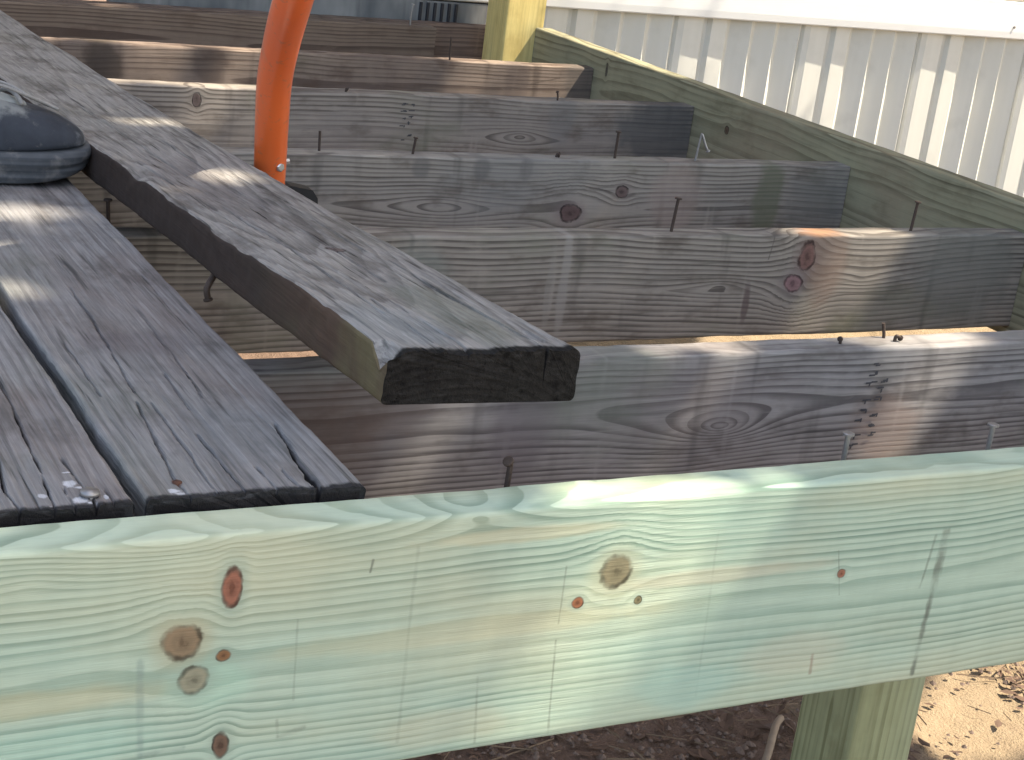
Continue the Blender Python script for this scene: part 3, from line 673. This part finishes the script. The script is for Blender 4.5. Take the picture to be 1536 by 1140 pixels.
bm = bmesh.new(); sweep(bm, [p - org for p in Pt[-16:]], .0215, 20)
link('grip', bm_mesh(bm, 'grip', True), rub, tool)
# bolt through the tube
tc = Vector((.1922, .7890, .0415)) - org
d = Vector((-.418, -.873, .4257)) - (tc + org); d.z = 0; d.normalize(); side = Vector((-d.y, d.x, 0))
bd = (d * .82 + side * .57).normalized()
bm = bmesh.new(); sweep(bm, [tc + bd * .0150, tc + bd * .0195, tc + bd * .0205], [.0048, .0048, .0034], 6)
bolt = link('bolt', bm_mesh(bm, 'bolt'), flat_mat('zinc', (.62, .62, .60), .35, .8, .1, 200), tool)
nd = (side * .95 - d * .3).normalized()
bm = bmesh.new(); sweep(bm, [tc + nd * .0145 + Vector((0, 0, .002)), tc + nd * .0205 + Vector((0, 0, .003))], [.0036, .0030], 6)
link('nut', bm_mesh(bm, 'nut'), bolt.data.materials[0], tool)
# black steel head: socket, rocking heel on the joist and two prongs under the loose board
bm = bmesh.new()
add_box(bm, (.178, .776, -.018), (.218, .812, -.0005), .003)
hp = [(.178, -.0312), (.232, -.0312), (.2440, -.026), (.2470, -.010), (.2455, .006), (.2390, .0150), (.2150, .0195), (.178, .012)]
for ya, yb in ((.781, .803),):
    a = [bm.verts.new((p[0], ya, p[1])) for p in hp]; b2 = [bm.verts.new((p[0], yb, p[1])) for p in hp]
    bm.faces.new(a); bm.faces.new(list(reversed(b2)))
    for k in range(len(hp)): bm.faces.new((a[(k + 1) % len(hp)], a[k], b2[k], b2[(k + 1) % len(hp)]))
for ya, yb in ((.772, .784), (.804, .816)):
    pr = [(.190, -.026), (.190, -.010), (.120, .004), (.045, .0095), (.045, .0035), (.120, -.010)]
    a = [bm.verts.new((p[0], ya, p[1])) for p in pr]; b2 = [bm.verts.new((p[0], yb, p[1])) for p in pr]
    bm.faces.new(a); bm.faces.new(list(reversed(b2)))
    for k in range(len(pr)): bm.faces.new((a[(k + 1) % len(pr)], a[k], b2[k], b2[(k + 1) % len(pr)]))
bmesh.ops.translate(bm, verts=bm.verts, vec=-org)
link('head', bm_mesh(bm, 'head'), rub, tool)

# ------------------------------------------------------------------ work shoe on the deck boards
def shoe():
    t = thing('work_shoe', 'scuffed dark blue work shoe with grey laces standing on the deck boards at the left', 'shoe', (-.12, .862, ZD))
    # outline along the foot (s from heel 0 to toe 1, pointing +X)
    L = .292; xe = .0145 + .12; x0 = xe - L
    st = np.array([0, .03, .10, .22, .36, .50, .64, .76, .86, .93, .975, 1.0])
    hw = np.array([.012, .026, .034, .037, .036, .040, .048, .051, .047, .038, .025, .006])      # half width
    skew = np.array([0, 0, 0, 0, .002, .005, .006, .004, .0, -.004, -.008, -.010])
    toez = np.array([.003, 0, 0, 0, 0, 0, 0, 0, .003, .008, .013, .018])
    def ringmesh(bm, grow, z0, z1, zt=None, n=12, dome=False):
        pass
    sole_m, b, P, x, y, z = new_mat('sole_rubber')
    n = noise(P, 60, 4); lines = S.m('SINE', z * 900.0) * .5 + .5
    c = mix((.040, .046, .053), (.10, .108, .114), n); c = mix(c, (.035, .042, .05), step(lines, .8, 1.0) * .5); c = mix(c, (.24, .225, .21), step(noise(P, 30, 5), .55, .72) * .6)
    finish(b, c, .75, n * .4 + lines * .6, .0012, .7, .3)
    up_m, b, P, x, y, z = new_mat('blue_leather')
    n = noise(P, 45, 5); sc = noise(P, 26, 5, .65)
    c = mix((.015, .019, .026), (.052, .060, .073), n)
    c = mix(c, (.27, .30, .33), step(sc + (x - .112) * 9.0, .50, .80) * .85); c = mix(c, (.25, .26, .25), step(sc * .5 + z * 9.0 - x * 4.0, .62, .74) * .8)
    c = mix(c, (.20, .165, .125), step(noise(P, 38, 5, .7) + (x - .125) * 6.0, .58, .78) * .7); c = mix(c, (.16, .15, .135), step(noise(P, 70, 5, .7), .56, .74) * .45)
    finish(b, c, .7, noise(P, 300, 4), .0006, .6, .25)
    tg_m = flat_mat('grey_suede', (.27, .29, .275), .9, var=.25, scale=180, bump=.0008)
    # sole: stacked outline sections
    bm = bmesh.new(); prof = [(-.002, 0.0), (.0015, .003), (.0035, .010), (.0025, .0155), (.0055, .018), (.0062, .028), (.0035, .0335), (-.004, .0345)]
    rings = []
    for g, zz in prof:
        ring = []
        for sgn, rng in ((-1, range(len(st))), (1, range(len(st) - 1, -1, -1))):
            for k in rng:
                lift = toez[k] * (1 - zz / .05)
                end = g * (1.0 if k >= len(st) - 2 else (-1.0 if k <= 1 else 0))
                ring.append(bm.verts.new((x0 + st[k] * L + end, skew[k] + sgn * (hw[k] + g * (.6 if k in (0, len(st) - 1) else 1)), zz + lift)))
        rings.append(ring)
    N = len(rings[0])
    for a, c2 in zip(rings, rings[1:]):
        for k in range(N): bm.faces.new((a[k], a[(k + 1) % N], c2[(k + 1) % N], c2[k]))
    bm.faces.new(list(reversed(rings[0]))); bm.faces.new(rings[-1])
    so = link('sole', bm_mesh(bm, 'sole', True), sole_m, t)
    md = so.modifiers.new('s', 'SUBSURF'); md.levels = md.render_levels = 2
    # tread lugs under the edge
    # upper: sections across the foot
    top = np.array([.085, .098, .112, .118, .112, .100, .088, .077, .069, .060, .050, .040])
    bm = bmesh.new(); secs = []
    for k in range(len(st)):
        row = []
        for a in np.linspace(-1, 1, 15):
            ang = a * math.pi / 2
            w = hw[k] * (.99 if k < 11 else .9)
            yy = skew[k] + w * math.copysign(abs(math.sin(ang)) ** .8, a); zz = .031 + toez[k] * .3 + (top[k] - .031) * abs(math.cos(ang)) ** .62
            row.append(bm.verts.new((x0 + st[k] * L + (.004 if k == 0 else (-.002 if k == 11 else 0)), yy, zz)))
        secs.append(row)
    for a, c2 in zip(secs, secs[1:]):
        for k in range(14): bm.faces.new((a[k], c2[k], c2[k + 1], a[k + 1]))
    bm.faces.new(secs[0]); bm.faces.new(list(reversed(secs[-1])))
    bm.faces.new([r[0] for r in reversed(secs)] + [r[-1] for r in secs][0:0] or [r[0] for r in reversed(secs)])
    uo = link('upper', bm_mesh(bm, 'upper', True), up_m, t)
    md = uo.modifiers.new('s', 'SUBSURF'); md.levels = md.render_levels = 2
    # collar and tongue
    bm = bmesh.new(); ring0 = []
    cs = [(x0 + .012, 0), (x0 + .03, .028), (x0 + .08, .033), (x0 + .125, .027), (x0 + .14, 0), (x0 + .125, -.027), (x0 + .08, -.033), (x0 + .03, -.028)]
    lv = [(.085, 1.10), (.112, 1.08), (.128, 1.04), (.134, .96), (.128, .86), (.10, .80)]
    rr = [[bm.verts.new((x0 + .076 + (p[0] - x0 - .076) * s, p[1] * s, zz)) for p in cs] for zz, s in lv]
    for a, c2 in zip(rr, rr[1:]):
        for k in range(8): bm.faces.new((a[k], a[(k + 1) % 8], c2[(k + 1) % 8], c2[k]))
    bm.faces.new(rr[-1])
    co = link('collar', bm_mesh(bm, 'collar', True), up_m, t); md = co.modifiers.new('s', 'SUBSURF'); md.levels = md.render_levels = 2
    bm = bmesh.new(); rows = []
    for s in np.linspace(.42, .80, 9):
        zt2 = float(np.interp(s, st, top)); w = .021 * (1.0 if s < .76 else .7)
        rows.append([bm.verts.new((x0 + s * L, float(np.interp(s, st, skew)) + q * w, zt2 + .0035 - .005 * q * q)) for q in (-1, -.5, 0, .5, 1)])
    for a, c2 in zip(rows, rows[1:]):
        for k in range(4): bm.faces.new((a[k], c2[k], c2[k + 1], a[k + 1]))
    to = link('tongue', bm_mesh(bm, 'tongue', True), tg_m, t); md = to.modifiers.new('th', 'SOLIDIFY'); md.thickness = .005
    md = to.modifiers.new('s', 'SUBSURF'); md.levels = md.render_levels = 1
    # side panel patch of grey suede, seen between the laces and the blue rand
    # laces: rows across and a bow end trailing forward
    lm = flat_mat('lace', (.27, .265, .25), .9, var=.3, scale=400)
    for k, s in enumerate((.46, .53, .60, .67, .74)):
        zt2 = float(np.interp(s, st, top)); sk2 = float(np.interp(s, st, skew)); bm = bmesh.new()
        pts = [(x0 + s * L + .008 * q * (1 if k % 2 else -1), sk2 + q * .026, zt2 + .0085 - .0095 * q * q) for q in np.linspace(-1, 1, 9)]
        sweep(bm, pts, .0024, 8); link('lace', bm_mesh(bm, 'lace', True), lm, t)
    bm = bmesh.new()
    sweep(bm, catmull([(x0 + .62 * L, -.012, .098), (x0 + .70 * L, -.024, .096), (x0 + .77 * L, -.022, .088), (x0 + .84 * L, -.012, .079), (x0 + .90 * L, -.008, .071)], 6), .0016, 8)
    sweep(bm, catmull([(x0 + .64 * L, .004, .100), (x0 + .73 * L, -.006, .094), (x0 + .80 * L, -.015, .084), (x0 + .87 * L, -.004, .074)], 6), .0016, 8)
    link('lace', bm_mesh(bm, 'lace', True), lm, t)
    return t
shoe()

# ------------------------------------------------------------------ small things on the dirt
stk = flat_mat('bare_stick', (.25, .19, .135), .85, var=.3, scale=60, bump=.001)
bm = bmesh.new(); sweep(bm, catmull([(.895, .645, GZ + .004), (.864, .616, GZ + .014), (.823, .572, GZ + .010), (.803, .553, GZ + .002)], 5), [.0050] * 16, 8)
tag(link('stick', bm_mesh(bm, 'stick', True), stk), 'bare stick lying on the dirt left of the olive post', 'stick')

# ------------------------------------------------------------------ the tree that shades the deck (its crown stands up-sun, out of frame)
e1 = SUN.cross(Vector((0, 0, 1))).normalized(); e2 = e1.cross(SUN).normalized()
def ab(p): p = Vector(p); return (p.dot(e1), p.dot(e2))
GAPS = [
 [(0.223, 0.0, -0.0288), (0.2539, 0.0, -0.0316), (0.2013, 0.0, -0.1211), (0.1659, 0.0, -0.1687), (0.1247, 0.0, -0.1754), (0.1426, 0.0, -0.1211), (0.1773, 0.0, -0.0745)],
 [(0.1093, 0.0288, 0.0), (0.2217, 0.0236, 0.0), (0.2066, -0.0004, -0.0), (0.1477, -0.0028, 0.0), (0.0938, -0.0013, 0.0)],
 [(-0.2504, 0.0454, 0.0), (-0.2199, 0.0394, 0.0), (-0.2287, -0.0042, 0.0), (-0.2587, -0.0022, 0.0)],
 [(0.7449, 0.3549, -0.0322), (0.8016, 0.3549, -0.0306), (0.776, 0.3549, -0.0835), (0.7429, 0.3549, -0.1254), (0.7149, 0.3549, -0.1528), (0.6758, 0.3549, -0.1502), (0.7153, 0.3549, -0.1021)],
 [(0.1647, 0.3549, -0.1434), (0.1742, 0.3549, -0.116), (0.1943, 0.3549, -0.0987), (0.2107, 0.3549, -0.1029), (0.2096, 0.3549, -0.1469)],
 [(0.4471, 0.398, -0.0314), (0.5381, 0.398, -0.0314), (0.5305, 0.380, -0.0314), (0.4316, 0.380, -0.0314)],
 [(0.6398, 0.4041, -0.0314), (0.8322, 0.4045, -0.0314), (0.8115, 0.380, -0.0314), (0.6242, 0.380, -0.0314)],
 [(0.9732, 0.7658, -0.0305), (1.0326, 0.7658, -0.0306), (1.0004, 0.7658, -0.0995), (0.9752, 0.7658, -0.1529), (0.9109, 0.7658, -0.1511), (0.9445, 0.7658, -0.0898)],
 [(0.8797, 0.7945, -0.0314), (1.0477, 0.7978, -0.0314), (1.0243, 0.7688, -0.0314), (0.8618, 0.7697, -0.0314)],
 [(0.1968, 1.645, -0.0314), (0.4767, 1.645, -0.0314), (0.4539, 1.625, -0.0314), (0.1793, 1.625, -0.0314)],
 [(0.3706, 1.6026, -0.036), (0.4496, 1.6026, -0.0381), (0.4508, 1.6026, -0.1231), (0.3656, 1.6026, -0.1178)],
 [(0.211, 2.02, -0.0314), (0.6402, 2.02, -0.0314), (0.604, 1.99, -0.0314), (0.1878, 1.99, -0.0314)],
 [(0.3819, 1.9627, -0.0247), (0.4452, 1.9627, -0.026), (0.4253, 1.9627, -0.0792), (0.3338, 1.9627, -0.0808)],
 [(0.54, 1.9627, -0.0316), (0.5884, 1.9627, -0.0327), (0.5867, 1.9627, -0.0875), (0.526, 1.9627, -0.0865)],
 [(0.9891, 1.9627, -0.0306), (1.0727, 1.9627, -0.0317), (1.0251, 1.9627, -0.0951), (0.9491, 1.9627, -0.0941)],
 [(1.1304, 1.9627, -0.0379), (1.2624, 1.9627, -0.0412), (1.2222, 1.9627, -0.0685), (1.1386, 1.9627, -0.0948), (1.0676, 1.9627, -0.0973)],
 [(0.9652, 2.02, -0.0314), (1.3169, 2.02, -0.0314), (1.2528, 1.985, -0.0314), (0.9198, 1.985, -0.0314)],
 [(0.3986, 2.3725, -0.0321), (0.4686, 2.3725, -0.033), (0.4455, 2.3725, -0.0836), (0.3755, 2.3725, -0.081)],
 [(1.0151, 2.334, -0.0224), (1.0982, 2.334, -0.0232), (1.0986, 2.334, -0.091), (1.0148, 2.334, -0.0881)],
 [(1.12, 2.21, 0.16), (1.31, 2.21, 0.16), (1.31, 2.21, -0.01), (1.25, 2.21, -0.09), (1.12, 2.21, -0.09)],
 [(1.7823, 2.45, -0.0116), (1.8356, 2.45, 0.03), (2.8096, 2.45, 0.0355), (3.2, 2.45, 0.0262), (3.3, 2.45, -0.6313), (1.8269, 2.45, -0.2514)],
 [(1.26, 2.42, .125), (3.3, 2.42, .125), (3.3, 2.42, .02), (1.26, 2.42, .02)],
 [(1.264, 2.2301, 0.004), (1.3565, 1.8457, 0.004), (1.286, 1.6987, 0.004), (1.1897, 2.0879, 0.004)],
 [(0.095, 1.00, 0.030), (0.150, 1.003, 0.030), (0.150, 0.975, 0.030), (0.095, 0.967, 0.030)],
 [(0.075, 0.705, 0.045), (0.125, 0.715, 0.045), (0.118, 0.665, 0.045), (0.080, 0.663, 0.045)],
 [(-0.15, 0.752, 0.007), (-0.050, 0.748, 0.007), (-0.050, 0.722, 0.007), (-0.085, 0.708, 0.007), (-0.15, 0.708, 0.007)],
 [(-0.16, 0.607, 0.007), (-0.092, 0.602, 0.007), (-0.098, 0.576, 0.007), (-0.16, 0.568, 0.007)],
 [(-0.1605, 0.495, 0.007), (-0.118, 0.500, 0.007), (-0.118, 0.482, 0.007), (-0.15, 0.462, 0.007), (-0.1709, 0.460, 0.007)],
 [(1.78, 2.20, -0.65), (2.72, 2.22, -0.65), (2.62, 1.97, -0.65), (1.72, 2.02, -0.65)],
 [(0.60, 2.22, -0.65), (0.88, 2.22, -0.65), (0.88, 2.17, -0.65), (0.60, 2.17, -0.65)],
 [(1.10, 0.66, -0.65), (1.60, 0.78, -0.65), (1.45, 0.50, -0.65), (1.10, 0.52, -0.65)],
]
SOFT = {0: .10, 1: .12, 2: .12, 10: .22, 23: .03, 24: .03, }
gaps = [np.array([ab(p) for p in g]) for g in GAPS]
def sdist(P, poly):                     # signed distance to a polygon, negative inside
    d = np.full(len(P), 1e9); ins = np.zeros(len(P), bool); n = len(poly)
    for i in range(n):
        a, b = poly[i], poly[(i + 1) % n]; e = b - a; w = P - a
        t = np.clip((w @ e) / (e @ e), 0, 1); q = w - t[:, None] * e
        d = np.minimum(d, np.hypot(q[:, 0], q[:, 1]))
        c1 = (P[:, 1] >= a[1]) != (P[:, 1] >= b[1])
        xx = a[0] + (P[:, 1] - a[1]) * e[0] / (e[1] if abs(e[1]) > 1e-12 else 1e-12)
        ins ^= c1 & (P[:, 0] < xx)
    return np.where(ins, -d, d)
def tree():
    t = thing('shade_tree', 'leafy tree standing beyond the right of the deck, its crown shading it', 'tree', (3.4, -3.9, GZ))
    rs = np.random.RandomState(7)
    lo = np.array([1e9, 1e9]); hi = -lo
    for X in (-.9, 3.3):
        for Yv in (-.7, 2.7):
            for Z in (-.52, .2):
                q = np.array(ab((X, Yv, Z))); lo = np.minimum(lo, q); hi = np.maximum(hi, q)
    cell = .024
    A, B = np.meshgrid(np.arange(lo[0], hi[0], cell), np.arange(lo[1], hi[1], cell), indexing='ij')
    P = np.stack([A.ravel(), B.ravel()], 1); P += rs.uniform(-.5, .5, P.shape) * cell
    size = rs.uniform(.024, .040, len(P)); lot = rs.rand(len(P)); keep = np.ones(len(P), bool)
    for gi, g in enumerate(gaps):                    # some openings are still half filled with leaves
        keep &= (sdist(P, g) > size * .62) | (lot < SOFT.get(gi, 0))
    P = P[keep]; size = size[keep]; n = len(P)
    # depth along the sunbeam: a lumpy crown
    dep = 3.3 + 1.5 * rs.rand(n) + .7 * fbm(P[:, 0] * 1.3, P[:, 1] * 1.3, 5)
    cen = P[:, :1] * np.array(e1) + P[:, 1:] * np.array(e2) - dep[:, None] * np.array(SUN)
    # leaves of the crown's outer parts, loosely spread
    m2 = 2600
    ctr = np.array((3.0, -2.9, 4.2)); v = rs.normal(size=(m2, 3)); v /= np.linalg.norm(v, axis=1)[:, None]
    oc = ctr + v * np.array((2.3, 2.2, 1.7)) * rs.uniform(.8, 1.08, (m2, 1))
    oP = np.stack([oc @ np.array(e1), oc @ np.array(e2)], 1); oD = np.min([sdist(oP, g) for g in gaps], 0)
    oc = oc[(oD > .06) & (oc[:, 2] > 2.6)]
    cen = np.concatenate([cen, oc]); size = np.concatenate([size, rs.uniform(.035, .055, len(oc))]); n = len(cen)
    nrm = -np.array(SUN) + rs.normal(size=(n, 3)) * .38; nrm /= np.linalg.norm(nrm, axis=1)[:, None]
    ax = rs.normal(size=(n, 3)); ax -= nrm * np.sum(ax * nrm, 1)[:, None]; ax /= np.linalg.norm(ax, axis=1)[:, None]
    bx = np.cross(nrm, ax)
    s = size[:, None]
    pts = [cen + ax * s * 1.25, cen + bx * s * .85 + nrm * s * .15, cen - ax * s * 1.25, cen - bx * s * .85 + nrm * s * .15]
    V = np.stack(pts, 1).reshape(-1, 3) - np.array(t.location)
    i = np.arange(n)[:, None] * 4
    F = np.concatenate([i + np.array([[0, 1, 2]]), i + np.array([[0, 2, 3]])], 0)
    me = bpy.data.meshes.new('crown'); me.from_pydata(V.tolist(), [], F.tolist())
    link('crown', me, flat_mat('leaf_green', (.055, .085, .03), .6, var=.4, scale=2), t)
    bark = flat_mat('bark', (.11, .085, .065), .95, var=.4, scale=30, bump=.01)
    bm = bmesh.new()
    sweep(bm, catmull([(0, 0, -.1), (-.03, .02, 1.2), (-.15, .10, 2.4), (-.4, .4, 3.6), (-.8, .7, 4.8)], 5), list(np.linspace(.20, .05, 21)), 14)
    for q in [[(-.1, .08, 2.0), (-.8, .2, 2.9), (-1.6, .6, 3.7)], [(-.12, .09, 2.3), (.3, .9, 3.2), (.5, 1.6, 4.0)], [(-.3, .3, 3.2), (-.4, 1.3, 4.0), (-.8, 2.0, 4.5)], [(-.2, .2, 2.9), (.4, -.3, 3.8), (.7, -.7, 4.6)]]:
        sweep(bm, catmull(q, 5), list(np.linspace(.08, .02, 11)), 9)
    link('trunk', bm_mesh(bm, 'trunk', True), bark, t)
tree()
